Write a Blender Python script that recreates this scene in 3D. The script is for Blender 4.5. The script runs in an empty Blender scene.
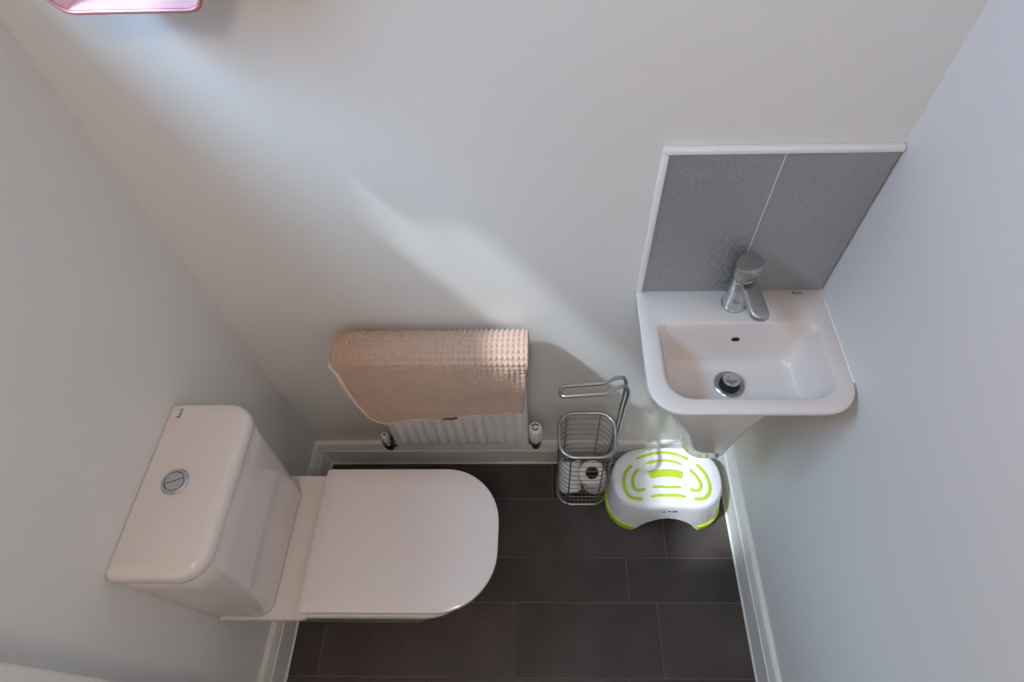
import bpy, bmesh, math, random
from mathutils import Vector, Matrix, noise
random.seed(4)
sc = bpy.context.scene
COL = sc.collection
PI = math.pi

# ------------------------------------------------------------------ room numbers (metres)
W = 1.2685          # right wall plane
YF = -1.75          # front wall plane (behind the viewer)
H = 2.35            # ceiling height
BH, BT = .124, .020 # skirting height and thickness
SILL = 1.577
WIN = (-.80, -.125, SILL, 2.12)   # window opening in the left wall: y0, y1, z0, z1
WT = .18            # outer wall thickness
ZB = .843           # basin rim
XC = 1.083          # basin centre line

# ------------------------------------------------------------------ materials
def mat(name, col, rough=.5, metal=0., spec=.5, coat=0., bump=None, var=None, emis=None):
    m = bpy.data.materials.new(name); m.use_nodes = True
    nt = m.node_tree; b = nt.nodes['Principled BSDF']
    b.inputs['Base Color'].default_value = (*col, 1)
    b.inputs['Roughness'].default_value = rough
    b.inputs['Metallic'].default_value = metal
    b.inputs['Specular IOR Level'].default_value = spec
    b.inputs['Coat Weight'].default_value = coat
    tc = nt.nodes.new('ShaderNodeTexCoord')
    if bump:
        sca, st, dist = bump
        n = nt.nodes.new('ShaderNodeTexNoise'); n.inputs['Scale'].default_value = sca; n.inputs['Detail'].default_value = 4
        bp = nt.nodes.new('ShaderNodeBump'); bp.inputs['Strength'].default_value = st; bp.inputs['Distance'].default_value = dist
        nt.links.new(tc.outputs['Object'], n.inputs['Vector']); nt.links.new(n.outputs['Fac'], bp.inputs['Height'])
        nt.links.new(bp.outputs['Normal'], b.inputs['Normal'])
    if var:
        sca, amt = var
        n = nt.nodes.new('ShaderNodeTexNoise'); n.inputs['Scale'].default_value = sca; n.inputs['Detail'].default_value = 5
        r = nt.nodes.new('ShaderNodeValToRGB')
        r.color_ramp.elements[0].position = .3; r.color_ramp.elements[1].position = .7
        r.color_ramp.elements[0].color = (*[c*(1-amt) for c in col], 1)
        r.color_ramp.elements[1].color = (*[min(1, c*(1+amt)) for c in col], 1)
        nt.links.new(tc.outputs['Object'], n.inputs['Vector']); nt.links.new(n.outputs['Fac'], r.inputs['Fac'])
        nt.links.new(r.outputs['Color'], b.inputs['Base Color'])
    if emis:
        b.inputs['Emission Color'].default_value = (*emis[0], 1); b.inputs['Emission Strength'].default_value = emis[1]
    return m

M = {}
M['paint'] = mat('wall_paint', (.77, .765, .75), .75, spec=.25, bump=(180, .06, .002))
M['ceil'] = mat('ceiling_paint', (.80, .80, .78), .9, spec=.2)
M['gloss_white'] = mat('skirting_gloss', (.78, .775, .745), .35)
M['ceramic'] = mat('ceramic', (.76, .705, .68), .10, coat=.3)
M['seat'] = mat('seat_plastic', (.76, .71, .705), .11)
M['chrome'] = mat('chrome', (.62, .64, .66), .10, metal=1)
M['satin'] = mat('satin_metal', (.50, .50, .50), .30, metal=1)
M['wire'] = mat('wire_metal', (.34, .335, .33), .30, metal=1)
M['chrome_dark_refl'] = mat('dark_reflection_chrome', (.10, .095, .09), .3, metal=.8)  # chrome fittings, their dark reflections put into the base colour
M['black'] = mat('dark_hole_shadow_gap', (.01, .01, .01), .6)
M['rad'] = mat('radiator_enamel', (.78, .78, .77), .35)
M['trvw'] = mat('valve_plastic', (.80, .80, .80), .4)
M['ink'] = mat('printed_ink', (.05, .05, .055), .6)
M['greyink'] = mat('faint_ink', (.32, .33, .36), .6)
M['pvc'] = mat('trim_plastic', (.86, .86, .86), .3)
M['stoolw'] = mat('stool_plastic', (.86, .86, .88), .38)
M['lime'] = mat('lime_rubber', (.50, .66, .03), .5)
M['tissue'] = mat('tissue', (.86, .84, .80), .95, spec=.1, bump=(300, .25, .002))
M['card'] = mat('card_tube', (.22, .15, .11), .9)
M['pink'] = mat('pink_metal', (.72, .46, .50), .4)
M['pink_edge'] = mat('rose_rod', (.50, .22, .22), .35, metal=.3)
M['tab'] = mat('brown_tab', (.10, .05, .035), .8)
M['door'] = mat('door_paint', (.80, .80, .78), .4)
M['fill_glass'] = mat('fill_lamp_diffuser', (.85, .83, .78), .5, emis=((1, .77, .57), 1.2))  # glow of the added fill lamp

# hammered grey tile
def tile_mat():
    m = mat('hammered_tile', (.38, .39, .40), .36, metal=.5, spec=.6)
    nt = m.node_tree; b = nt.nodes['Principled BSDF']
    tc = nt.nodes.new('ShaderNodeTexCoord')
    v = nt.nodes.new('ShaderNodeTexNoise'); v.inputs['Scale'].default_value = 120; v.inputs['Detail'].default_value = 2; v.inputs['Distortion'].default_value = .3
    bp = nt.nodes.new('ShaderNodeBump'); bp.inputs['Strength'].default_value = .6; bp.inputs['Distance'].default_value = .006
    nt.links.new(tc.outputs['Object'], v.inputs['Vector']); nt.links.new(v.outputs['Fac'], bp.inputs['Height']); nt.links.new(bp.outputs['Normal'], b.inputs['Normal'])
    return m
M['htile'] = tile_mat()

def floor_mat():
    m = mat('floor_tile', (.04, .033, .03), .42, spec=.45)
    nt = m.node_tree; b = nt.nodes['Principled BSDF']; L = nt.links.new
    tc = nt.nodes.new('ShaderNodeTexCoord')
    n = nt.nodes.new('ShaderNodeTexNoise'); n.inputs['Scale'].default_value = 7; n.inputs['Detail'].default_value = 8; n.inputs['Roughness'].default_value = .65
    r = nt.nodes.new('ShaderNodeValToRGB')
    r.color_ramp.elements[0].position = .3; r.color_ramp.elements[1].position = .75
    r.color_ramp.elements[0].color = (.040, .031, .029, 1); r.color_ramp.elements[1].color = (.078, .062, .058, 1)
    g = nt.nodes.new('ShaderNodeNewGeometry')
    mr = nt.nodes.new('ShaderNodeMapRange'); mr.inputs['To Min'].default_value = .85; mr.inputs['To Max'].default_value = 1.15
    mx = nt.nodes.new('ShaderNodeVectorMath'); mx.operation = 'SCALE'
    L(tc.outputs['Object'], n.inputs['Vector']); L(n.outputs['Fac'], r.inputs['Fac'])
    L(g.outputs['Random Per Island'], mr.inputs['Value']); L(r.outputs['Color'], mx.inputs[0]); L(mr.outputs['Result'], mx.inputs['Scale'])
    L(mx.outputs['Vector'], b.inputs['Base Color'])
    n2 = nt.nodes.new('ShaderNodeTexNoise'); n2.inputs['Scale'].default_value = 40; n2.inputs['Detail'].default_value = 5
    bp = nt.nodes.new('ShaderNodeBump'); bp.inputs['Strength'].default_value = .12; bp.inputs['Distance'].default_value = .003
    L(tc.outputs['Object'], n2.inputs['Vector']); L(n2.outputs['Fac'], bp.inputs['Height']); L(bp.outputs['Normal'], b.inputs['Normal'])
    return m
M['floor'] = floor_mat()
M['grout'] = mat('grout', (.16, .14, .13), .8)

def towel_mat(name, col):
    m = mat(name, col, .95, spec=.08)
    nt = m.node_tree; b = nt.nodes['Principled BSDF']; L = nt.links.new
    b.inputs['Sheen Weight'].default_value = .25
    tc = nt.nodes.new('ShaderNodeTexCoord')
    n = nt.nodes.new('ShaderNodeTexNoise'); n.inputs['Scale'].default_value = 260; n.inputs['Detail'].default_value = 3
    r = nt.nodes.new('ShaderNodeValToRGB')
    r.color_ramp.elements[0].position = .3; r.color_ramp.elements[1].position = .7
    r.color_ramp.elements[0].color = (*[c*.9 for c in col], 1); r.color_ramp.elements[1].color = (*[min(1, c*1.06) for c in col], 1)
    bp = nt.nodes.new('ShaderNodeBump'); bp.inputs['Strength'].default_value = .3; bp.inputs['Distance'].default_value = .002
    L(tc.outputs['Object'], n.inputs['Vector']); L(n.outputs['Fac'], r.inputs['Fac']); L(r.outputs['Color'], b.inputs['Base Color'])
    L(n.outputs['Fac'], bp.inputs['Height']); L(bp.outputs['Normal'], b.inputs['Normal'])
    return m
M['towel'] = towel_mat('towel_pile', (.53, .37, .285))
M['hem'] = towel_mat('towel_hem', (.78, .66, .52))

def glass_mat():
    m = bpy.data.materials.new('window_glass'); m.use_nodes = True
    nt = m.node_tree; nt.nodes.clear(); L = nt.links.new
    o = nt.nodes.new('ShaderNodeOutputMaterial'); mx = nt.nodes.new('ShaderNodeMixShader'); mx.inputs[0].default_value = .06
    t = nt.nodes.new('ShaderNodeBsdfTransparent'); t.inputs[0].default_value = (.96, .98, .98, 1)
    g = nt.nodes.new('ShaderNodeBsdfGlossy'); g.inputs['Roughness'].default_value = .05
    L(t.outputs[0], mx.inputs[1]); L(g.outputs[0], mx.inputs[2]); L(mx.outputs[0], o.inputs[0])
    return m
M['glass'] = glass_mat()

# ------------------------------------------------------------------ mesh helpers
def link(name, bm, m, parent=None, smooth=35, recalc=True):
    if recalc: bmesh.ops.recalc_face_normals(bm, faces=bm.faces)
    me = bpy.data.meshes.new(name); bm.to_mesh(me); bm.free()
    for mm in (m if isinstance(m, (list, tuple)) else [m]): me.materials.append(mm)
    if smooth:
        me.polygons.foreach_set('use_smooth', [True]*len(me.polygons))
        me.set_sharp_from_angle(angle=math.radians(smooth))
    o = bpy.data.objects.new(name, me); COL.objects.link(o)
    if parent:
        o.parent = parent
        base = Vector((0, 0, 0)); p = parent
        while p: base += p.location; p = p.parent
        o.matrix_parent_inverse = Matrix.Identity(4)
        o.location = -base + Vector((0, 0, 0))
    return o

def thing(name, label, cat, loc, group=None):
    o = bpy.data.objects.new(name, None); COL.objects.link(o); o.location = loc
    o.empty_display_size = .05
    o['label'] = label; o['category'] = cat
    if group: o['group'] = group
    return o
def tag(o, label, cat, group=None):
    o['label'] = label; o['category'] = cat
    if group: o['group'] = group
    return o
def struct(name, bm, m, parent=None, smooth=None):
    o = link(name, bm, m, parent, smooth)
    if parent is None: o['kind'] = 'structure'
    return o

def add_box(bm, x0, x1, y0, y1, z0, z1, bev=0, seg=2, mi=0):
    b2 = bmesh.new()
    bmesh.ops.create_cube(b2, size=1, matrix=Matrix.Translation(((x0+x1)/2, (y0+y1)/2, (z0+z1)/2)) @ Matrix.Diagonal((abs(x1-x0), abs(y1-y0), abs(z1-z0), 1)))
    if bev: bmesh.ops.bevel(b2, geom=b2.edges[:], offset=bev, segments=seg, profile=.5, affect='EDGES')
    merge(bm, b2, mi)
def merge(bm, b2, mi=0):
    vs = [bm.verts.new(v.co) for v in b2.verts]
    b2.verts.index_update()
    for f in b2.faces:
        try:
            nf = bm.faces.new([vs[v.index] for v in f.verts]); nf.material_index = mi
        except ValueError: pass
    b2.free()
def box(*a, **k):
    bm = bmesh.new(); add_box(bm, *a, **k); return bm

def rr(x0, x1, y0, y1, rb, rf, z, n=8, rl=None):
    """rounded rectangle; rb = radius at the back (+y) corners, rf = radius at the front (-y) corners"""
    pts = []
    for cx, cy, r, a0 in ((x1-rb, y1-rb, rb, 0), (x0+rb, y1-rb, rb, 90), (x0+rf, y0+rf, rf, 180), (x1-rf, y0+rf, rf, 270)):
        for i in range(n+1):
            a = math.radians(a0+90*i/n); pts.append((cx+r*math.cos(a), cy+r*math.sin(a), z))
    return pts
def rrx(x0, x1, y0, y1, rw, rf, z, n=10):
    """same, the front being +x"""
    pts = []
    for cx, cy, r, a0 in ((x1-rf, y1-rf, rf, 0), (x0+rw, y1-rw, rw, 90), (x0+rw, y0+rw, rw, 180), (x1-rf, y0+rf, rf, 270)):
        for i in range(n+1):
            a = math.radians(a0+90*i/n); pts.append((cx+r*math.cos(a), cy+r*math.sin(a), z))
    return pts
def loft(bm, loops, cap0=True, cap1=True, mi=0):
    R = [[bm.verts.new(p) for p in l] for l in loops]
    n = len(R[0])
    for a, b in zip(R, R[1:]):
        for i in range(n):
            f = bm.faces.new((a[i], a[(i+1) % n], b[(i+1) % n], b[i])); f.material_index = mi
    if cap0: bm.faces.new(R[0][::-1]).material_index = mi
    if cap1: bm.faces.new(R[-1]).material_index = mi
    return R

def tube(bm, pts, r, n=8, closed=False, fine=1, mi=0):
    """tube along a path; r a number or one per point"""
    P = [Vector(p) for p in pts]
    m = len(P); rs = r if isinstance(r, (list, tuple)) else [r]*m
    T = []
    for i in range(m):
        if closed: t = P[(i+1) % m]-P[i-1]
        else: t = P[min(i+1, m-1)]-P[max(i-1, 0)]
        T.append(t.normalized())
    up = Vector((0, 0, 1)) if abs(T[0].z) < .9 else Vector((1, 0, 0))
    N = (up-T[0]*up.dot(T[0])).normalized(); rings = []
    for i in range(m):
        N = (N-T[i]*N.dot(T[i])).normalized(); B = T[i].cross(N)
        rings.append([bm.verts.new(P[i]+(N*math.cos(2*PI*k/n)+B*math.sin(2*PI*k/n))*rs[i]) for k in range(n)])
    segs = list(zip(rings, rings[1:]))
    if closed:
        # align the last ring to the first
        best = min(range(n), key=lambda s: (rings[-1][s].co-rings[0][0].co).length)
        last = rings[-1][best:]+rings[-1][:best]
        segs.append((last, rings[0]))
    for a, b in segs:
        for k in range(n): bm.faces.new((a[k], a[(k+1) % n], b[(k+1) % n], b[k])).material_index = mi
    if not closed:
        bm.faces.new(rings[0][::-1]).material_index = mi; bm.faces.new(rings[-1]).material_index = mi

def round_path(pts, r, n=5, closed=False):
    """polyline with its corners rounded"""
    P = [Vector(p) for p in pts]; out = []; m = len(P)
    for i in range(m):
        if not closed and i in (0, m-1): out.append(P[i]); continue
        a, b, c = P[i-1], P[i], P[(i+1) % m]
        d1 = (a-b); d2 = (c-b); k = min(r, d1.length*.48, d2.length*.48)
        s = b+d1.normalized()*k; e = b+d2.normalized()*k
        for j in range(n+1):
            t = j/n; out.append(s*(1-t)**2+b*2*t*(1-t)+e*t*t)
    return out
def spline(pts, n=6, closed=False):
    P = [Vector(p) for p in pts]; m = len(P); out = []
    g = lambda i: P[i % m] if closed else P[max(0, min(m-1, i))]
    for i in range(m if closed else m-1):
        a, b, c, d = g(i-1), g(i), g(i+1), g(i+2)
        for j in range(n):
            t = j/n
            out.append(.5*((2*b)+(c-a)*t+(2*a-5*b+4*c-d)*t*t+(3*b-a-3*c+d)*t**3))
    if not closed: out.append(P[-1])
    return out
def lathe(bm, prof, loc=(0, 0, 0), rot=None, n=32, mi=0, cap=True, sx=1, sy=1):
    rot = rot or Matrix.Identity(3); loc = Vector(loc)
    loops = [[loc+rot @ Vector((r*math.cos(2*PI*k/n)*sx, r*math.sin(2*PI*k/n)*sy, z)) for k in range(n)] for r, z in prof]
    loft(bm, loops, cap, cap, mi)
def letters(name, body, size, M4, m, parent):
    cu = bpy.data.curves.new(name, 'FONT'); cu.body = body; cu.size = size; cu.extrude = .0003; cu.align_x = 'CENTER'
    t = bpy.data.objects.new(name, cu); COL.objects.link(t)
    dg = bpy.context.evaluated_depsgraph_get(); me = bpy.data.meshes.new_from_object(t.evaluated_get(dg))
    bpy.data.objects.remove(t)
    me.transform(M4)
    bm = bmesh.new(); bm.from_mesh(me); bpy.data.meshes.remove(me)
    return link(name, bm, m, parent, None, recalc=False)

# ------------------------------------------------------------------ SETTING
# floor of mixed-length dark tiles
bm = bmesh.new()
add_box(bm, -WT, W+.15, YF-.15, .15, -.12, -.0015, mi=1)
rows = [(.0, -.137, [-.02, .207, .727, 1.13, 1.30]), (-.137, -.3125, [-.02, .145, .535, 1.055, 1.30]),
        (-.3125, -.4326, [-.02, .16, .417, .937, 1.30]), (-.4326, -.6144, [-.02, .10, .62, 1.012, 1.30]),
        (-.6144, -.79, [-.02, .40, .92, 1.30]), (-.79, -.91, [-.02, .23, .62, 1.14, 1.30]), (-.91, -1.09, [-.02, .45, .84, 1.30]),
        (-1.09, -1.265, [-.02, .1, .62, 1.01, 1.30]), (-1.265, -1.385, [-.02, .35, .87, 1.30]), (-1.385, -1.565, [-.02, .2, .6, 1.1, 1.30]), (-1.565, -1.76, [-.02, .42, .94, 1.30])]
for y1, y0, xs in rows:
    for a, b in zip(xs, xs[1:]):
        add_box(bm, max(a, -.01)+.0012, min(b, 1.28)-.0012, y0+.0012, y1-.0012, -.004, 0, bev=.0006, seg=1)
struct('floor', bm, [M['floor'], M['grout']])
# walls (thick)
struct('wall_back', box(-WT, W+.15, 0, .15, -.1, H+.1), M['paint'])
struct('wall_right', box(W, W+.15, YF, 0, -.1, H+.1), M['paint'])
bm = bmesh.new()
dx0, dx1, dh = .30, 1.06, 2.0
add_box(bm, -WT, dx0, YF-.12, YF, -.1, H+.1); add_box(bm, dx1, W+.15, YF-.12, YF, -.1, H+.1); add_box(bm, dx0, dx1, YF-.12, YF, dh, H+.1)
struct('wall_front', bm, M['paint'])
y0, y1, z0, z1 = WIN
bm = bmesh.new()
xs = [-WT, 0]
add_box(bm, -WT, 0, YF, y0, -.1, H+.1); add_box(bm, -WT, 0, y1, 0, -.1, H+.1)
add_box(bm, -WT, 0, y0, y1, -.1, z0); add_box(bm, -WT, 0, y0, y1, z1, H+.1)
bmesh.ops.remove_doubles(bm, verts=bm.verts, dist=1e-5)
struct('wall_left', bm, M['paint'])
struct('ceiling', box(-WT, W+.15, YF-.12, .15, H, H+.1), M['ceil'])
# window in the left wall
fx = -.13
bm = bmesh.new()
fw = .045
add_box(bm, fx-.03, fx+.03, y0, y1, z0, z0+fw, .003); add_box(bm, fx-.03, fx+.03, y0, y1, z1-fw, z1, .003)
add_box(bm, fx-.03, fx+.03, y0, y0+fw, z0+fw, z1-fw, .003); add_box(bm, fx-.03, fx+.03, y1-fw, y1, z0+fw, z1-fw, .003)
wf = struct('window_1', bm, M['pvc'])
link('pane', box(fx-.004, fx+.004, y0+fw-.004, y1-fw+.004, z0+fw-.004, z1-fw+.004), M['glass'], wf, None)
# door in the front wall
bm = bmesh.new(); add_box(bm, dx0+.02, dx1-.02, YF-.08, YF-.04, 0, dh-.02, .002)
d = struct('door_1', bm, M['door'])
for (a, b, c, e) in ((.10, .33, .15, .85), (.40, .63, .15, .85), (.10, .33, 1.0, 1.85), (.40, .63, 1.0, 1.85)):
    link('panel', box(dx0+a, dx0+b, YF-.042, YF-.032, c, e, .004), M['door'], d, 40)
bm = bmesh.new(); lathe(bm, [(.024, 0), (.024, .008), (.010, .012), (.010, .05)], (dx0+.07, YF-.04, 1.0), Matrix.Rotation(-PI/2, 3, 'X')); tube(bm, round_path([(dx0+.07, YF+.005, 1.0), (dx0+.19, YF+.005, 1.0)], .01), .009, 10)
link('handle', bm, M['satin'], d)
bm = bmesh.new()
add_box(bm, dx0-.06, dx0+.02, YF-.1, YF+.016, 0, dh+.06, .004); add_box(bm, dx1-.02, dx1+.06, YF-.1, YF+.016, 0, dh+.06, .004); add_box(bm, dx0+.02, dx1-.02, YF-.1, YF+.016, dh-.02, dh+.06, .004)
struct('trim_1', bm, M['gloss_white'], smooth=35)
# skirting: profile swept along each wall; (distance from wall, z)
prof = [(0, 0), (BT+.004, 0), (BT+.003, .003), (BT, .006), (BT, .088), (BT-.003, .092), (BT-.003, .104), (BT-.006, .110), (BT-.007, BH-.004), (BT-.010, BH), (0, BH)]
def skirting(name, f0, f1):
    bm = bmesh.new()
    loops = [[f0(dd, z) for dd, z in prof], [f1(dd, z) for dd, z in prof]]
    loft(bm, loops); return struct(name, bm, M['gloss_white'], smooth=30)
skirting('baseboard_back', lambda q, z: (q, -q, z), lambda q, z: (W-q, -q, z))
skirting('baseboard_right', lambda q, z: (W-q, -q, z), lambda q, z: (W-q, YF+.02, z))
skirting('baseboard_left', lambda q, z: (q, -q, z), lambda q, z: (q, -.69, z))
# low boxed-in pipe casing on the left wall, beside the toilet
bm = bmesh.new(); add_box(bm, -.01, .050, -1.02, -.690, 0, 1.25, .006, 3)
struct('trim_2', bm, M['gloss_white'], smooth=35)

# ------------------------------------------------------------------ SPLASHBACK
sx0, sx1, sz0, sz1 = .8945, W-.0015, ZB-.002, 1.192
sp = thing('splashback', 'hammered grey tiled splashback with white edging on the wall above the basin', 'splashback', (XC, -.005, sz0))
tw = .011
link('tile', box(sx0+tw-.002, 1.0875, -.009, -.0005, sz0, sz1-tw+.002, .0008, 1), M['htile'], sp, 30)
link('tile', box(1.0885, sx1-.002, -.009, -.0005, sz0, sz1-tw+.002, .0008, 1), M['htile'], sp, 30)
link('grout_line', box(1.0873, 1.0887, -.0092, -.0005, sz0, sz1-tw), M['pvc'], sp, None)
bm = bmesh.new()
def quarter(r, n=5): return [(0, 0)] + [(r*math.cos(PI/2*i/n), r*math.sin(PI/2*i/n)) for i in range(n+1)]
add_box(bm, sx0, sx0+tw, -.013, -.0003, sz0, sz1-tw+.001, .003, 3); link('edge_trim', bm, M['pvc'], sp)
bm = bmesh.new(); add_box(bm, sx0, sx1, -.013, -.0003, sz1-tw, sz1, .003, 3); link('edge_trim', bm, M['pvc'], sp)

# ------------------------------------------------------------------ BASIN
bs = thing('wash_basin', 'white ceramic wash basin fixed in the corner under the grey splashback', 'basin', (XC, 0, .48))
X0, X1, YB = .894, W-.002, -.287
L_ = [rr(.930, 1.222, -.205, -.010, .03, .06, .698),
      rr(.916, 1.240, -.222, -.006, .02, .066, .720),
      rr(.906, 1.252, -.246, -.004, .012, .068, .760),
      rr(.900, 1.261, -.264, -.002, .008, .067, .795),
      rr(.896, 1.2655, -.277, -.001, .005, .065, .820),
      rr(X0+.001, X1-.001, YB+.001, -.001, .004, .062, .832),
      rr(X0, X1, YB, -.0005, .004, .062, .838),
      rr(X0+.001, X1-.001, YB+.001, -.001, .004, .061, .8415),
      rr(X0+.004, X1-.004, YB+.004, -.003, .004, .058, ZB),
      rr(.924, 1.241, -.260, -.086, .018, .050, ZB),
      rr(.9275, 1.2375, -.2565, -.0885, .018, .048, .8415),
      rr(.931, 1.234, -.2535, -.091, .018, .046, .836),
      rr(.938, 1.228, -.249, -.097, .020, .046, .808),
      rr(.948, 1.218, -.243, -.107, .022, .044, .770),
      rr(.956, 1.211, -.237, -.114, .024, .042, .750),
      rr(.966, 1.202, -.229, -.123, .026, .038, .7415),
      rr(.985, 1.183, -.212, -.138, .024, .030, .7385),
      rr(1.04, 1.12, -.18, -.15, .01, .012, .7365)]
bm = bmesh.new(); loft(bm, L_)
link('bowl', bm, M['ceramic'], bs, 50)
bm = bmesh.new()
loft(bm, [rr(1.042, 1.146, -.190, -.002, .01, .040, .436), rr(1.036, 1.152, -.197, -.001, .01, .045, .442), rr(1.026, 1.152, -.205, -.001, .01, .048, .50),
          rr(.990, 1.160, -.217, -.001, .01, .055, .60), rr(.948, 1.180, -.226, -.001, .01, .060, .70), rr(.940, 1.184, -.222, -.001, .01, .060, .722)])
link('half_pedestal', bm, M['ceramic'], bs, 50)
# overflow
nrm = Vector((0, -.963, .27)).normalized(); q = Vector((0, 0, 1)).rotation_difference(nrm).to_matrix()
bm = bmesh.new(); lathe(bm, [(.0085, -.004), (.0085, .0012), (.0070, .0016)], (1.088, -.0985, .800), q, 24, sx=1, sy=.62)
link('overflow_hole', bm, M['black'], bs)
# waste
wz = .737; wc = Vector((1.079, -.166, wz))
bm = bmesh.new()
lathe(bm, [(.031, -.006), (.031, .0012), (.029, .0026), (.023, .0024), (.021, .001), (.021, -.004)], wc, None, 40)
dr = link('drain', bm, M['satin'], bs)
bm = bmesh.new(); lathe(bm, [(.0205, -.003), (.0205, .0016), (.0200, .0017)], wc, None, 36); link('drain_well', bm, M['black'], dr)
bm = bmesh.new(); tl = Matrix.Rotation(math.radians(-8), 3, 'X'); lathe(bm, [(.004, -.012), (.0165, .004), (.0175, .006), (.0172, .009), (.013, .0108), (.004, .0112)], wc+Vector((.002, .002, .006)), tl, 32)
link('plug', bm, M['chrome'], dr)
letters('lettering', 'Roca', .0100, Matrix.Translation((1.216, -.0195, ZB+.0006)), M['ink'], bs)
bm = bmesh.new()
add_box(bm, W-.0045, W-.0003, -.225, -.002, ZB-.004, ZB+.002, .001, 1)
link('sealant', bm, M['pvc'], bs, 40)
bm = bmesh.new(); tube(bm, round_path([(1.09, -.004, .385), (1.09, -.07, .385), (1.09, -.07, .46)], .03, 6), .011, 12); lathe(bm, [(.016, 0), (.016, .02)], (1.09, -.07, .418), None, 8)
link('waste_pipe', bm, M['chrome'], bs)

# ------------------------------------------------------------------ TAP (stands on the basin: its own thing)
tp = thing('mixer_tap', 'chrome mixer tap standing on the back edge of the basin', 'tap', (1.083, -.043, ZB))
tx, ty = 1.083, -.043
bm = bmesh.new()
lathe(bm, [(.0245, 0), (.0245, .003), (.0235, .005), (.0225, .006), (.0212, .03), (.0205, .055), (.0205, .092), (.019, .094)], (tx, ty, ZB), None, 40)
body = link('body', bm, M['chrome'], tp, 40)
bm = bmesh.new()
P = [(ty+.006, ZB+.072, .0165, .013), (ty-.02, ZB+.074, .0175, .011), (ty-.045, ZB+.074, .0170, .009), (ty-.068, ZB+.072, .0170, .008), (ty-.081, ZB+.0705, .0170, .0075), (ty-.0885, ZB+.0700, .0130, .0068), (ty-.092, ZB+.0698, .007, .005)]
loops = []
for (yy, zz, hw, hh) in P:
    lp = []
    for k in range(28):
        a = 2*PI*k/28; c, s = math.cos(a), math.sin(a)
        lp.append((tx+.004+.014*(ty-yy)/.1+hw*math.copysign(abs(c)**.42, c), yy, zz+hh*math.copysign(abs(s)**.55, s)))
    loops.append(lp)
loft(bm, loops)
link('spout', bm, M['satin'], tp, 40)
bm = bmesh.new(); lathe(bm, [(.008, 0), (.008, .006)], (tx+.014, ty-.076, ZB+.058), None, 16); link('aerator', bm, M['chrome'], tp)
bm = bmesh.new(); lathe(bm, [(.0205, .0), (.0205, .004)], (tx+.001, ty, ZB+.092), None, 40); link('shadow_gap_ring', bm, M['black'], tp)  # black ring stands in for the shadow gap under the handle
# handle: a round cap drawn out into a short lever at the back left
bm = bmesh.new()
def tear(z, s):
    pts = []
    for k in range(40):
        a = 2*PI*k/40; r = .0215*s
        x, y = r*math.cos(a), r*math.sin(a)
        u = max(0, -(x*.80-y*-.60)/r) if r else 0   # towards (-.8,-.6)
        x += -.80*u**2.2*.015*s; y += -.60*u**2.2*.015*s
        pts.append((tx+.003+x, ty+y, ZB+z + u**2*.002))
    return pts
loft(bm, [tear(.097, .95), tear(.099, 1.0), tear(.118, 1.05), tear(.124, 1.05), tear(.1265, 1.0), tear(.1272, .9)])
link('lever_handle', bm, M['satin'], tp, 40)
letters('lettering', 'Roca', .008, Matrix.Translation((tx-.004, ty-.0215, ZB+.028)) @ Matrix.Rotation(PI/2, 4, 'X'), M['greyink'], tp)

# ------------------------------------------------------------------ TOILET
tc_ = -.3795
to = thing('toilet', 'white close-coupled toilet with its lid down against the left wall', 'toilet', (.3, tc_, 0))
bm = bmesh.new()
def pl(x0, x1, hw, r, z, rb=.02): return rrx(x0, x1, tc_-hw-.006, tc_+hw-.006, rb, r, z)
loft(bm, [pl(.03, .43, .098, .09, .0), pl(.026, .435, .102, .095, .006), pl(.026, .43, .100, .09, .12), pl(.024, .47, .112, .10, .22),
          pl(.022, .53, .138, .12, .30), pl(.021, .562, .152, .13, .35), pl(.021, .573, .1555, .132, .385), pl(.0215, .575, .1560, .132, .398), pl(.023, .572, .1535, .13, .402), pl(.03, .56, .145, .12, .4025)])
link('pan', bm, M['ceramic'], to, 50)
bm = bmesh.new(); loft(bm, [pl(.005, .15, .158, .012, .372, .004), pl(.003, .19, .161, .016, .380, .004), pl(.003, .195, .162, .016, .400, .004), pl(.005, .193, .160, .014, .404, .004)])
link('cistern_shelf', bm, M['ceramic'], to, 50)
def sl(x0, x1, y0, y1, r, z, rb=.006): return rrx(x0, x1, y0, y1, rb, r, z, 14)
bm = bmesh.new(); loft(bm, [sl(.19, .588, -.530, -.226, .125, .4035), sl(.186, .593, -.534, -.223, .128, .406), sl(.186, .594, -.535, -.222, .128, .4145), sl(.19, .590, -.531, -.226, .125, .4165)])
link('seat', bm, M['seat'], to, 40)
bm = bmesh.new()
loft(bm, [sl(.186, .592, -.533, -.224, .126, .4175), sl(.182, .598, -.537, -.221, .129, .4195), sl(.181, .5995, -.5385, -.2195, .130, .424), sl(.181, .5995, -.5385, -.2195, .130, .431),
          sl(.182, .5985, -.5375, -.2205, .129, .4335), sl(.186, .594, -.534, -.224, .126, .4350), sl(.22, .56, -.50, -.26, .10, .4358), sl(.32, .46, -.40, -.36, .018, .4362)])
link('lid', bm, M['seat'], to, 40)
for yy in (tc_-.075, tc_+.075):
    bm = bmesh.new(); tube(bm, [(.192, yy-.018, .411), (.192, yy+.018, .411)], .0055, 14); link('hinge', bm, M['satin'], to)
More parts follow.
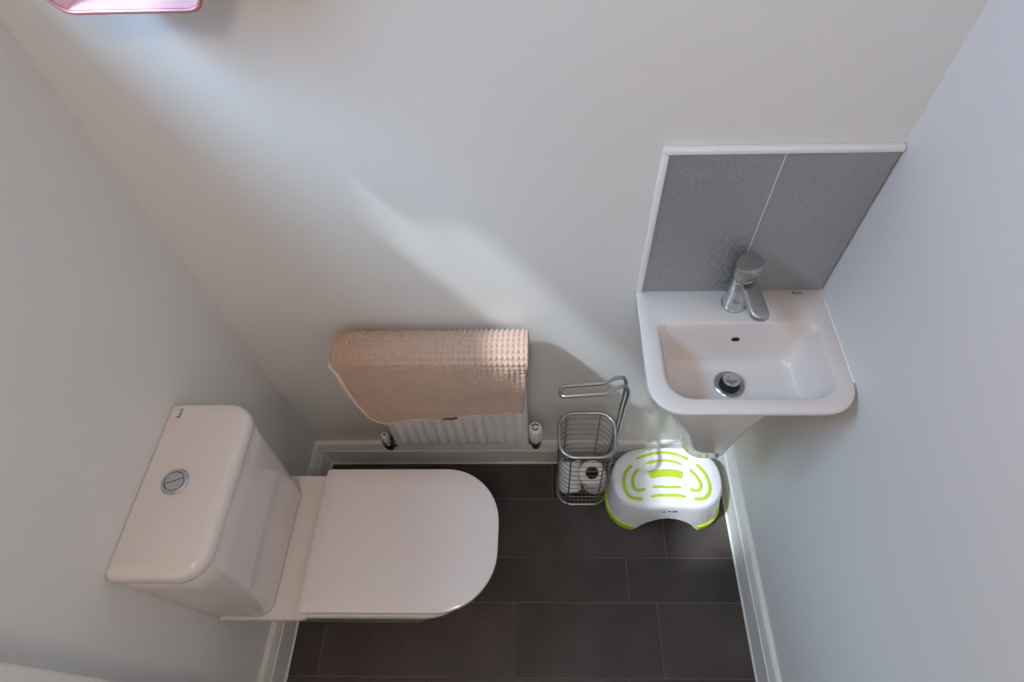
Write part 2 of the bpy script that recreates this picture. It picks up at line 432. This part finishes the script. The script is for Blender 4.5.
# cistern
CY0, CY1 = -.556, -.236
bm = bmesh.new()
def cl(x1, dy, r, z): return rrx(.002, x1, CY0+dy, CY1-dy, .003, r, z)
loft(bm, [cl(.112, .016, .030, .4035), cl(.119, .013, .034, .408), cl(.122, .012, .036, .42), cl(.134, .008, .038, .57), cl(.144, .005, .040, .70), cl(.149, .004, .042, .764), cl(.146, .007, .040, .768)])
cs = link('cistern', bm, M['ceramic'], to, 50)
bm = bmesh.new()
loft(bm, [cl(.149, .003, .042, .7695), cl(.155, .0005, .046, .772), cl(.1565, 0, .048, .777), cl(.1565, 0, .048, .785), cl(.1545, .0015, .047, .792), cl(.1500, .004, .044, .7975), cl(.143, .009, .040, .7999), cl(.130, .018, .032, .8005)])
link('cistern_lid', bm, M['ceramic'], cs, 50)
bc = Vector((.0595, -.394, .8))
bm = bmesh.new(); lathe(bm, [(.0235, .0), (.0235, .0025), (.0215, .0048), (.0175, .0050), (.0165, .0035), (.0165, .002)], bc, None, 40)
link('flush_plate', bm, M['chrome'], cs, 40)
for sgn in (1, -1):
    bm = bmesh.new(); n = 20
    out = []
    for k in range(n+1):
        a = PI*k/n
        out.append((.0155*math.cos(a), sgn*(.0006+.0155*math.sin(a))*1.0))
    th = math.radians(20)
    def rt(p, z): return (bc.x+p[0]*math.cos(th)-p[1]*math.sin(th), bc.y+p[0]*math.sin(th)+p[1]*math.cos(th), bc.z+z)
    loft(bm, [[rt(p, .001) for p in out], [rt(p, .0048) for p in out], [rt((p[0]*.93, p[1]*.93+sgn*.0004), .0056) for p in out]])
    link('flush_button', bm, M['chrome'], cs, 30)
letters('lettering', 'Roca', .0100, Matrix.Translation((.0235, -.2600, .8008)) @ Matrix.Rotation(PI/2, 4, 'Z'), M['ink'], cs)

# ------------------------------------------------------------------ RADIATOR
ra = thing('radiator', 'white ribbed panel radiator low on the back wall under the pink towel', 'radiator', (.48, -.065, .27))
RX0, RX1, RZ0, RZ1, RY = .296, .660, .262, .704, -.090
bm = bmesh.new()
nx, zz = 168, [RZ0, RZ0+.004, RZ0+.018, RZ0+.026, RZ0+.036, RZ0+.050]+[RZ0+.05+(RZ1-RZ0-.10)*i/6 for i in range(1, 7)]+[RZ1-.036, RZ1-.026, RZ1-.018, RZ1-.004, RZ1]
nr = 13; grid = []
for z in zz:
    row = []
    e = min(1, max(0, (z-RZ0-.016)/.022), max(0, (RZ1-.016-z)/.022)); e = e*e*(3-2*e)
    edge = min(z-RZ0, RZ1-z)
    for i in range(nx+1):
        x = RX0+(RX1-RX0)*i/nx
        t = ((x-RX0-.012)/(RX1-RX0-.024)*nr) % 1.0 if RX0+.012 < x < RX1-.012 else 0
        w = .5-.5*math.cos(2*PI*t); w = w*w*(3-2*w)
        ex = min(x-RX0, RX1-x)
        rnd = .004*(1-min(1, edge/.004))**2+.004*(1-min(1, ex/.004))**2
        row.append(bm.verts.new((x, RY+.0085*e*w*-1+.006+rnd, z)))
    grid.append(row)
for a, b in zip(grid, grid[1:]):
    for i in range(nx): bm.faces.new((a[i], a[i+1], b[i+1], b[i]))
ring = grid[0]+[r[-1] for r in grid[1:-1]]+grid[-1][::-1]+[r[0] for r in grid[1:-1]][::-1]
bk = [bm.verts.new((v.co.x, RY+.022, v.co.z)) for v in ring]
for i in range(len(ring)): j = (i+1) % len(ring); bm.faces.new((ring[j], ring[i], bk[i], bk[j]))
bm.faces.new(bk)
link('front_panel', bm, M['rad'], ra, 40)
bm = bmesh.new()
zs = 40
for k in range(zs):   # convector fins behind the panel
    x = RX0+.012+(RX1-RX0-.024)*k/(zs-1)
    add_box(bm, x-.0008, x+.0008, -.066, -.038, RZ0+.02, RZ1-.02)
link('convector_fins', bm, M['rad'], ra, None)
for x in (RX0-.0005, RX1-.0035): link('side_cover', box(x, x+.004, RY+.006, -.032, RZ0+.004, RZ1+.004, .0012, 2), M['rad'], ra, 40)
bm = bmesh.new()
for k in range(26):
    x = RX0+.012+(RX1-RX0-.024)*k/25; add_box(bm, x-.002, x+.002, RY+.01, -.034, RZ1+.001, RZ1+.004)
add_box(bm, RX0, RX1, RY+.006, RY+.012, RZ1, RZ1+.004); add_box(bm, RX0, RX1, -.038, -.032, RZ1, RZ1+.004)
link('top_grille', bm, M['rad'], ra, None)
for x in (RX0+.07, RX1-.07): link('wall_bracket', box(x-.012, x+.012, -.036, -.001, RZ0+.05, RZ1-.03), M['rad'], ra, None)
# thermostatic valve on the right
vx, vy = .680, -.062
bm = bmesh.new(); lathe(bm, [(.012, .222), (.013, .226), (.013, .244), (.016, .246), (.016, .262), (.011, .264), (.011, .27)], (vx, vy, 0), None, 16)
tube(bm, [(RX1-.002, vy, .252), (vx, vy, .252)], .009, 12); tube(bm, round_path([(vx, vy, .226), (vx, vy, .205), (vx, -.002, .205)], .015), .0075, 10)
vb = link('valve_body', bm, M['chrome_dark_refl'], ra, 40)
bm = bmesh.new(); lathe(bm, [(.0145, .266), (.0165, .268), (.0185, .285), (.0180, .330), (.0165, .337), (.0155, .338)], (vx, vy, 0), None, 28)
for k in range(20):
    a = 2*PI*k/20; tube(bm, [(vx+.0183*math.cos(a), vy+.0183*math.sin(a), .288), (vx+.0178*math.cos(a), vy+.0178*math.sin(a), .328)], .0011, 5)
vh = link('thermostat_head', bm, M['trvw'], ra, 40)
bm = bmesh.new()
for a0, a1 in ((20, 170), (200, 330)):
    tube(bm, [(vx+.0085*math.cos(math.radians(a0+(a1-a0)*i/10)), vy+.0085*math.sin(math.radians(a0+(a1-a0)*i/10)), .3385) for i in range(11)], .0019, 6)
link('dial_mark', bm, M['ink'], vh)
# lockshield on the left
lx = .262
bm = bmesh.new(); lathe(bm, [(.011, .215), (.013, .219), (.013, .24), (.017, .242), (.017, .256), (.010, .26)], (lx, vy, 0), None, 6)
tube(bm, [(lx, vy, .247), (RX0+.002, vy, .247)], .0085, 12); lathe(bm, [(.013, 0), (.013, .014)], (lx+.018, vy, .247), Matrix.Rotation(PI/2, 3, 'Y'), 6)
tube(bm, round_path([(lx, vy, .22), (lx, vy, .2), (lx, -.002, .2)], .015), .0075, 10)
link('valve_body', bm, M['chrome_dark_refl'], ra, 40)
bm = bmesh.new(); lathe(bm, [(.0095, .257), (.0105, .262), (.0095, .292), (.0075, .295), (.0035, .295), (.003, .288)], (lx, vy, 0), None, 24)
lk = link('lockshield_cap', bm, M['trvw'], ra, 40)
bm = bmesh.new(); lathe(bm, [(.0033, 0), (.0033, .0012)], (lx, vy, .2942), None, 14); link('cap_hole', bm, M['black'], lk)

# ------------------------------------------------------------------ TOWEL over the radiator
tw_ = thing('towel', 'pink waffle towel folded over the white radiator', 'towel', (.47, -.08, .745))
def sect(u):
    """closed thick section (y,z) at u in 0..1 along the radiator; returns list of (y,z,kind)"""
    zb = .463+.062*u**.75 - .012*math.exp(-((u-.06)/.05)**2)*0 + .004*math.sin(u*9)
    path = []
    bz = .60
    th = .012
    # centre line from the back hem over the top to the front hem
    for i in range(8): path.append((-.0245, bz+(.708-bz)*i/7))
    for i in range(1, 64):
        a = PI*i/64
        path.append((-.0655+.041*math.cos(a), .715+.027*math.sin(a)))
    for i in range(110):
        t = i/109
        path.append((-.1065-.004*math.sin(PI*min(1, t*1.4))-.003*t, .713+(zb-.713)*t))
    return path
NU = 240; T = .0085
outer = []
secs = [sect(i/NU) for i in range(NU+1)]
NV = len(secs[0])
def waffle(s, x):
    return (.5-.5*math.cos(2*PI*x/.0115))*(.5-.5*math.cos(2*PI*s/.0115))
bm = bmesh.new()
loops = []
for i in range(NU+1):
    u = i/NU; path = secs[i]
    xe = (.012 if u < .5 else .004)
    ends = min(1., (u if u < .5 else 1-u)*(.41)/xe)   # thickness shrinks at each side fold
    thick = T*(math.sqrt(max(.02, 1-(1-ends)**2)))
    lo, li = [], []; s = 0
    for j, (y, z) in enumerate(path):
        a = path[max(0, j-1)]; b = path[min(NV-1, j+1)]
        ty_, tz_ = b[0]-a[0], b[1]-a[1]; l = math.hypot(ty_, tz_); ny, nz = tz_/l, -ty_/l   # outward
        ny, nz = (ny, nz)
        if j: s += math.hypot(y-path[j-1][0], z-path[j-1][1])
        top = 1 - min(1, max(0, (j-68)/9)) ; front = 1-top
        t = max(0, (j-71)/(NV-72))
        xl = .251+.006*front+.026*t**1.0 - .004*math.sin(t*PI); xr = .673-.003*front-.014*t
        # round the lower left corner
        if t > .80: xl += .030*((t-.80)/.20)**2.4
        x = xl+(xr-xl)*u
        d = 0
        wf_ = waffle(s, x)
        d += top*(wf_-.5)*.0046
        if front > 0:
            d += front*((wf_-.5)*.0026*max(.35,1-t*2) + 0.0045*noise.noise(Vector((x*24, z*9, 1))) + .0034*math.sin(x*46+2.2*z*8)*math.sin(PI*min(1, t*1.2)))
            cr = (x-.305)-(.03*t); d -= .004*math.exp(-(cr/.006)**2)*min(1, t*4)*(1 if t < .88 else 0)   # crease near the left side
            d += .0012*noise.noise(Vector((x*120, z*120, 5)))
        taper = 1.0
        e = min(1, max(.0, min(j, NV-1-j)/3.0)); e = math.sqrt(max(.08, 1-(1-e)**2))
        lo.append((x, y+ny*(thick*e+d*ends), z+nz*(thick*e+d*ends)))
        li.append((x, y-ny*thick*e, z-nz*thick*e))
    # orientation: outward is away from the radiator
    loops.append(lo+li[::-1])
loft(bm, loops)
o = link('cloth', bm, M['towel'], tw_, 180)
bm = bmesh.new()
hem = []
for i in range(NU+1):
    lp = loops[i]; a = Vector(lp[NV-1]); b = Vector(lp[NV]); hem.append((a+b)/2+Vector((0, 0, -.001)))
hem_l = [ (Vector(loops[0][j])+Vector(loops[0][2*NV-1-j]))/2 for j in range(66, NV-1, 3)]
tube(bm, hem_l+hem[2::3], .0072, 10)
link('hem', bm, M['hem'], tw_, 60)
bm = bmesh.new()
i0 = int(NU*.43); i1 = int(NU*.545)
lp = [hem[i]+Vector((0, -.0085, .003+.0025*abs((i-i0)/(i1-i0)*2-1))) for i in range(i0, i1, 3)]
for a, b in zip(lp, lp[1:]):
    pass
tube(bm, [tuple(p) for p in lp], .0034, 8)
link('sewn_tab', bm, M['tab'], tw_, 60)

# ------------------------------------------------------------------ TOILET ROLL STAND
st = thing('toilet_roll_stand', 'silver wire toilet roll stand between the radiator and the step stool', 'roll stand', (.82, -.09, 0))
bx0, bx1, by0, by1 = .743, .891, -.156, -.028
def bloop(z, r=.042, g=0): return [Vector(p) for p in rr(bx0+g, bx1-g, by0+g, by1-g, r, r, z, 6)]
RZ = .352
bm = bmesh.new(); tube(bm, bloop(RZ), .0050, 10, closed=True); link('rim', bm, M['satin'], st, 60)
bm = bmesh.new(); tube(bm, bloop(.0045), .0045, 10, closed=True); link('base_ring', bm, M['satin'], st, 60)
bm = bmesh.new()
for k in range(1, 11): tube(bm, bloop(.004+k*(RZ-.004)/11., g=.001), .0012, 6, closed=True)
for k in range(1, 12):
    x = bx0+(bx1-bx0)*k/12; tube(bm, [(x, by0+.003, .007), (x, by1-.003, .007)], .0011, 5)
for k in range(1, 6):
    y = by0+(by1-by0)*k/6; tube(bm, [(bx0+.003, y, .009), (bx1-.003, y, .009)], .0011, 5)
link('basket_wires', bm, M['wire'], st, 60)
for (x, y) in ((bx0+.022, by1), (bx1-.034, by1), (bx0+.0005, by1-.04), (bx1, by1-.05), (bx0+.030, by0), (bx1-.030, by0)):
    bm = bmesh.new(); tube(bm, [(x, y, .004), (x, y, RZ)], .0021, 8); link('upright', bm, M['wire'], st, 60)
bm = bmesh.new()
ax = [(.905, -.045), (.909, -.070)]
AZ = .553
back = [(.742, -.078, AZ-.004), (.746, -.062, AZ), (.853, -.053, AZ), (.874, -.041, AZ+.004), (.897, -.040, AZ+.004), (.905, -.045, AZ-.016), (.900, -.046, .30), (.893, -.050, .03)]
front = [(.742, -.078, AZ-.004), (.748, -.089, AZ), (.855, -.082, AZ), (.880, -.067, AZ+.004), (.899, -.065, AZ+.004), (.908, -.070, AZ-.016), (.902, -.070, .30), (.893, -.072, .03)]
tube(bm, round_path(back, .012, 5)[0:] and (round_path(back[:5], .010, 5)+round_path(back[4:], .012, 5)[1:]), .0046, 10)
link('roll_arm', bm, M['satin'], st, 60)
bm = bmesh.new(); tube(bm, round_path(front[:5], .010, 5)+round_path(front[4:], .012, 5)[1:], .0046, 10); link('roll_arm', bm, M['satin'], st, 60)
# rolls in the basket
def roll(label, loc, rot, R_, L, tail=False):
    t = thing('toilet_roll', label, 'toilet roll', loc, None)
    q = rot.to_3x3(); ri = .0195
    def prof(r0, r1, a): return [(r0, -a), (r1, -a)]
    bm = bmesh.new()
    pr = [(ri, -L/2), (R_-.003, -L/2), (R_, -L/2+.003), (R_, L/2-.003), (R_-.003, L/2), (ri, L/2)]
    n = 48; loops = [[Vector(loc)+q @ Vector((r*math.cos(2*PI*k/n), r*math.sin(2*PI*k/n), z)) for k in range(n)] for r, z in pr]
    loft(bm, loops+[loops[0]], False, False); bmesh.ops.remove_doubles(bm, verts=bm.verts, dist=1e-6)
    o = link('paper', bm, M['tissue'], t, 40)
    bm = bmesh.new(); pr = [(ri, -L/2+.0005), (ri, L/2-.0005), (ri-.0015, L/2-.0005), (ri-.0015, -L/2+.0005)]
    loops = [[Vector(loc)+q @ Vector((r*math.cos(2*PI*k/n), r*math.sin(2*PI*k/n), z)) for k in range(n)] for r, z in pr]
    loft(bm, loops+[loops[0]], False, False); bmesh.ops.remove_doubles(bm, verts=bm.verts, dist=1e-6)
    link('card_tube', bm, M['card'], t, 40)
    return t
roll('white toilet roll leaning upright in the basket, its card tube showing', (.8505, -.098, .073), Matrix.Rotation(math.radians(-9), 4, 'Y') @ Matrix.Rotation(math.radians(6), 4, 'X'), .0390, .098)
roll('smaller white toilet roll lying on its side behind the upright one', (.7790, -.0885, .068), Matrix.Rotation(math.radians(-52), 4, 'X'), .0340, .092)

# ------------------------------------------------------------------ STEP STOOL
so = thing('step_stool', 'white plastic child step stool with lime green grips under the basin', 'step stool', (1.055, -.13, 0))
sxc = 1.058; ST = .133
def stool_loop(z, hx, y0, y1, dent, n=64):
    """bean-like outline: superellipse pressed in at the front"""
    pts = []
    cy = (y0+y1)/2; hy = (y1-y0)/2
    for k in range(n):
        a = 2*PI*k/n; c, s = math.cos(a), math.sin(a)
        x = hx*math.copysign(abs(c)**.72, c); y = hy*math.copysign(abs(s)**.80, s)
        if y < 0: y += dent*math.exp(-(x/(hx*.52))**2)*(-y/hy)
        pts.append([sxc+x, cy+y, z])
    return pts
levels = [(.000, .168, -.245, -.024, .020), (.012, .167, -.244, -.024, .020), (.06, .164, -.237, -.0245, .018), (.11, .159, -.226, -.025, .015), (.124, .157, -.222, -.026, .013), (.131, .154, -.217, -.029, .012), (ST, .149, -.211, -.033, .011)]
def arch(x, half=.086, h=.064):
    t = (x-sxc)/half
    return h*math.sqrt(max(0, 1-t*t)) if abs(t) < 1 else 0
n = 96
def stool_side(z):
    for (a, b) in zip(levels, levels[1:]):
        if a[0] <= z <= b[0]:
            t = (z-a[0])/(b[0]-a[0]); return [a[i]*(1-t)+b[i]*t for i in range(1, 5)]
bm = bmesh.new()
NZ = 14; cols = []
base = stool_loop(0, *levels[0][1:], n=n)
for k in range(n):
    fr = base[k][1] < -.17 or base[k][1] > -.05
    lo = arch(base[k][0]) if fr else 0
    col_ = []
    for j in range(NZ+1):
        t = j/NZ; z = lo+(.110-lo)*t
        hx, a0, a1, dn = stool_side(z); col_.append(Vector(stool_loop(z, hx, a0, a1, dn, n=n)[k]))
    for z, hx, a0, a1, dn in levels[4:]: col_.append(Vector(stool_loop(z, hx, a0, a1, dn, n=n)[k]))
    cols.append(col_)
V = [[bm.verts.new(p) for p in c] for c in cols]
for k in range(n):
    A, B = V[k], V[(k+1) % n]
    for j in range(len(A)-1): bm.faces.new((A[j], B[j], B[j+1], A[j+1]))
# top: concentric rings to the middle
prev = [c[-1] for c in V]
for s in (.9, .6, .3):
    ring = [bm.verts.new((sxc+(c[-1].co.x-sxc)*s, -.122+(c[-1].co.y+.122)*s, ST+.0006)) for c in V]
    for k in range(n): bm.faces.new((prev[k], prev[(k+1) % n], ring[(k+1) % n], ring[k]))
    prev = ring
bm.faces.new(prev)
# inner skin gives the shell its wall thickness
ins = [[bm.verts.new(((p.x-sxc)*.962+sxc, -.125+(p.y+.125)*.945, min(p.z, ST-.006))) for p in c] for c in cols]
for k in range(n):
    A, B = ins[k], ins[(k+1) % n]
    for j in range(len(A)-1): bm.faces.new((A[j+1], B[j+1], B[j], A[j]))
    bm.faces.new((V[k][0], V[(k+1) % n][0], ins[(k+1) % n][0], ins[k][0]))
bm.faces.new([c[-1] for c in ins][::-1])
link('shell', bm, M['stoolw'], so, 50)
# lime rubber foot band on each side foot
for side in (-1, 1):
    bm = bmesh.new()
    idx = [k for k in range(n) if (base[k][0]-sxc)*side > .0865]
    idx.sort(key=lambda k: base[k][1]*1.0)
    # travel round the outer side from front to back
    loop = sorted(idx, key=lambda k: math.atan2(base[k][1]+.13, (base[k][0]-sxc)*side))
    rings = []
    for k in loop:
        bx, by = base[k][0], base[k][1]; d = Vector((bx-sxc, (by+.13), 0)).normalized()
        p0 = Vector((bx, by, 0))
        rings.append([bm.verts.new(p0+d*.004+Vector((0, 0, .0))), bm.verts.new(p0+d*.0045+Vector((0, 0, .015))), bm.verts.new(p0+d*.002+Vector((0, 0, .023))), bm.verts.new(p0-d*.003+Vector((0, 0, .023))), bm.verts.new(p0-d*.009+Vector((0, 0, .010))), bm.verts.new(p0-d*.009)])
    for a, b in zip(rings, rings[1:]):
        for j in range(6): bm.faces.new((a[j], a[(j+1) % 6], b[(j+1) % 6], b[j]))
    bm.faces.new(rings[0]); bm.faces.new(rings[-1][::-1])
    link('rubber_foot', bm, M['lime'], so, 50)
# raised grip strips on the top, drawn in stool coordinates (x from the middle, y)
def strip(pts, w, h=.0022):
    P = spline([(sxc-.005+x, y, ST+.0004) for x, y in pts], 8)
    bm = bmesh.new(); m = len(P); loops = []
    for i in range(m):
        t = (P[min(i+1, m-1)]-P[max(i-1, 0)]).normalized(); nn = Vector((-t.y, t.x, 0))
        e = min(i, m-1-i)/2.0; ww = w*(math.sqrt(max(.12, 1-(1-min(1, e))**2)))
        loops.append([P[i]-nn*ww+Vector((0, 0, -.001)), P[i]-nn*ww+Vector((0, 0, h*.6)), P[i]-nn*ww*.7+Vector((0, 0, h)), P[i]+nn*ww*.7+Vector((0, 0, h)), P[i]+nn*ww+Vector((0, 0, h*.6)), P[i]+nn*ww+Vector((0, 0, -.001))])
    loft(bm, loops)
    return link('grip_strip', bm, M['lime'], so, 40)
G = [([(-0.08, -0.066), (-0.042, -0.052), (0.002, -0.046), (0.04, -0.052), (0.073, -0.068)], 0.0042), ([(-0.053, -0.081), (-0.027, -0.074), (-0.001, -0.071), (0.027, -0.074), (0.051, -0.084)], 0.0038), ([(-0.047, -0.116), (-0.023, -0.111), (0.003, -0.109), (0.028, -0.111), (0.050, -0.117)], 0.0115), ([(-0.041, -0.152), (-0.019, -0.151), (0.002, -0.152), (0.041, -0.152)], 0.0036), ([(-0.049, -0.18), (-0.026, -0.176), (-0.001, -0.176), (0.024, -0.176), (0.05, -0.18)], 0.0042), ([(-0.094, -0.085), (-0.115, -0.11), (-0.121, -0.138), (-0.117, -0.164), (-0.103, -0.182), (-0.071, -0.187)], 0.005), ([(-0.073, -0.096), (-0.092, -0.118), (-0.096, -0.143), (-0.091, -0.157), (-0.082, -0.162), (-0.061, -0.157)], 0.0046), ([(0.094, -0.083), (0.114, -0.11), (0.122, -0.139), (0.119, -0.165), (0.102, -0.184), (0.072, -0.187)], 0.005), ([(0.072, -0.099), (0.088, -0.119), (0.097, -0.139), (0.096, -0.152), (0.086, -0.162), (0.065, -0.159)], 0.0046)]
for pts, w in G: strip(pts, w)
# small printed mark on the front
bm = bmesh.new()
for (px_, pz, hw_, hh_) in ((1.071, .0975, .0030, .0045), (1.0785, .0975, .0030, .0045), (1.056, .099, .0012, .003), (1.060, .098, .0010, .0035), (1.042, .094, .006, .0007), (1.042, .099, .004, .0007)):
    pz += .006; yy_ = -.2132+(pz-.0975)*.17; add_box(bm, px_-hw_, px_+hw_, yy_-.0012, yy_+.0012, pz-hh_, pz+hh_)
link('printed_mark', bm, M['ink'], so, None)

# ------------------------------------------------------------------ PINK HEXAGON SHELF high on the back wall
sh = thing('hexagonal_shelf', 'pink metal hexagon shelf on the back wall', 'shelf', (.245, 0, 1.457))
a_ = .155; cx_, cz_ = .2455, 1.457+a_*math.sqrt(3)/2
def hexa(R_): return [(cx_+R_*math.cos(math.radians(60*k)), cz_+R_*math.sin(math.radians(60*k))) for k in range(6)]
bm = bmesh.new()
o1, i1_ = hexa(a_), hexa(a_-.0035)
loft(bm, [[(x, -.098, z) for x, z in o1], [(x, -.003, z) for x, z in o1], [(x, -.003, z) for x, z in i1_], [(x, -.098, z) for x, z in i1_], [(x, -.098, z) for x, z in o1]], False, False)
bmesh.ops.remove_doubles(bm, verts=bm.verts, dist=1e-6)
link('panel_ring', bm, M['pink'], sh, 20)
for yy in (-.0985, -.0045):
    bm = bmesh.new(); tube(bm, round_path([(x, yy, z) for x, z in hexa(a_-.001)], .012, 4, closed=True), .0026, 8, closed=True); link('rim_rod', bm, M['pink_edge'], sh, 60)

# ------------------------------------------------------------------ made-up ceiling lamp, added out of view for warm fill
lp = thing('added_fill_lamp', 'added unseen fill lamp, round and flush on the ceiling', 'lamp', (.62, -1.15, H))
bm = bmesh.new(); lathe(bm, [(.150, 0), (.150, -.02), (.14, -.024)], (.62, -1.15, H), None, 48); link('fill_lamp_base', bm, M['pvc'], lp, 40)
bm = bmesh.new(); lathe(bm, [(.138, -.022), (.136, -.045), (.11, -.06), (.05, -.068), (.01, -.07)], (.62, -1.15, H), None, 48); link('diffuser', bm, M['fill_glass'], lp, 60)

# ------------------------------------------------------------------ LIGHT
S_SUN, S_SKY, S_FILL, EXPO = 4.7, 38.0, 6.3, -0.05
w = bpy.data.worlds.new('sky'); sc.world = w; w.use_nodes = True
nt = w.node_tree; bg = nt.nodes['Background']; bg.inputs['Strength'].default_value = S_SKY
tcn = nt.nodes.new('ShaderNodeTexCoord'); sp_ = nt.nodes.new('ShaderNodeSeparateXYZ'); rp = nt.nodes.new('ShaderNodeValToRGB')
nt.links.new(tcn.outputs['Generated'], sp_.inputs[0]); nt.links.new(sp_.outputs['Z'], rp.inputs['Fac']); nt.links.new(rp.outputs['Color'], bg.inputs['Color'])
cr = rp.color_ramp; cr.elements[0].position = 0; cr.elements[0].color = (.03, .03, .028, 1); cr.elements[1].position = .70; cr.elements[1].color = (.37, .65, .97, 1)
# Generated z runs -1..1 for the world: below the horizon clamps to the first colour
e = cr.elements.new(.02); e.color = (.15, .213, .34, 1)
e = cr.elements.new(.54); e.color = (.15, .213, .34, 1)
# hazy glow of the sky round the sun
sd = -Vector((1, .33, -1.42)).normalized()
dt = nt.nodes.new('ShaderNodeVectorMath'); dt.operation = 'DOT_PRODUCT'; dt.inputs[1].default_value = sd
nm = nt.nodes.new('ShaderNodeVectorMath'); nm.operation = 'NORMALIZE'
mxm = nt.nodes.new('ShaderNodeMath'); mxm.operation = 'MAXIMUM'; mxm.inputs[1].default_value = 0
pw = nt.nodes.new('ShaderNodeMath'); pw.operation = 'POWER'; pw.inputs[1].default_value = 24
sc_ = nt.nodes.new('ShaderNodeVectorMath'); sc_.operation = 'SCALE'; sc_.inputs[0].default_value = (1.0, 1.0, 1.05)
ad = nt.nodes.new('ShaderNodeVectorMath'); ad.operation = 'ADD'
ml = nt.nodes.new('ShaderNodeMath'); ml.operation = 'MULTIPLY'; ml.inputs[1].default_value = .15
nt.links.new(tcn.outputs['Generated'], nm.inputs[0]); nt.links.new(nm.outputs[0], dt.inputs[0]); nt.links.new(dt.outputs['Value'], mxm.inputs[0])
nt.links.new(mxm.outputs[0], pw.inputs[0]); nt.links.new(pw.outputs[0], ml.inputs[0]); nt.links.new(ml.outputs[0], sc_.inputs['Scale'])
nt.links.new(rp.outputs['Color'], ad.inputs[0]); nt.links.new(sc_.outputs[0], ad.inputs[1]); nt.links.new(ad.outputs[0], bg.inputs['Color'])
def light(name, kind, loc, energy, color=(1, 1, 1), **k):
    l = bpy.data.lights.new(name, kind); l.energy = energy; l.color = color
    for a, b in k.items(): setattr(l, a, b)
    o = bpy.data.objects.new(name, l); COL.objects.link(o); o.location = loc; return o
sun = light('sun', 'SUN', (-3, -1.5, 5), S_SUN, (.84, .91, 1), angle=math.radians(2.5))
sun.rotation_euler = Vector((1, .33, -1.42)).to_track_quat('-Z', 'Y').to_euler()
pt = light('window_daylight_portal', 'AREA', (-WT-.01, (WIN[0]+WIN[1])/2, (WIN[2]+WIN[3])/2), 1, shape='RECTANGLE', size=WIN[1]-WIN[0], size_y=WIN[3]-WIN[2])
pt.rotation_euler = (PI/2, 0, -PI/2); pt.data.cycles.is_portal = True
la = light('added_fill_light', 'AREA', (.62, -1.15, H-.075), S_FILL, (1, .77, .57), shape='DISK', size=.26)  # warm fill light of the added lamp

# ------------------------------------------------------------------ CAMERA
cam = bpy.data.cameras.new('camera'); co = bpy.data.objects.new('camera', cam); COL.objects.link(co)
r = Vector((0.99966797, 0.00847045, -0.02433506)); u = Vector((0.00724767, 0.8138607, 0.58101483)); f = Vector((-0.0247268, 0.58099829, -0.81352909))
m4 = Matrix((( r.x, u.x, -f.x, .70839641), (r.y, u.y, -f.y, -.77505699), (r.z, u.z, -f.z, 1.7794769), (0, 0, 0, 1)))
co.matrix_world = m4
cam.sensor_width = 36; cam.sensor_fit = 'HORIZONTAL'; cam.lens = 591.1024/1024*36
cam.shift_x = -(530.5471-512)/1024; cam.shift_y = (331.2507-341)/1024
cam.clip_start = .01
sc.camera = co

sc.view_settings.view_transform = 'Standard'; sc.view_settings.look = 'None'; sc.view_settings.gamma = 1
sc.view_settings.exposure = EXPO; sc.view_settings.use_curve_mapping = False
sc.cycles.use_denoising = True; sc.cycles.max_bounces = 12; sc.cycles.diffuse_bounces = 8
sc.cycles.sample_clamp_indirect = 6; sc.cycles.caustics_reflective = False; sc.cycles.caustics_refractive = False
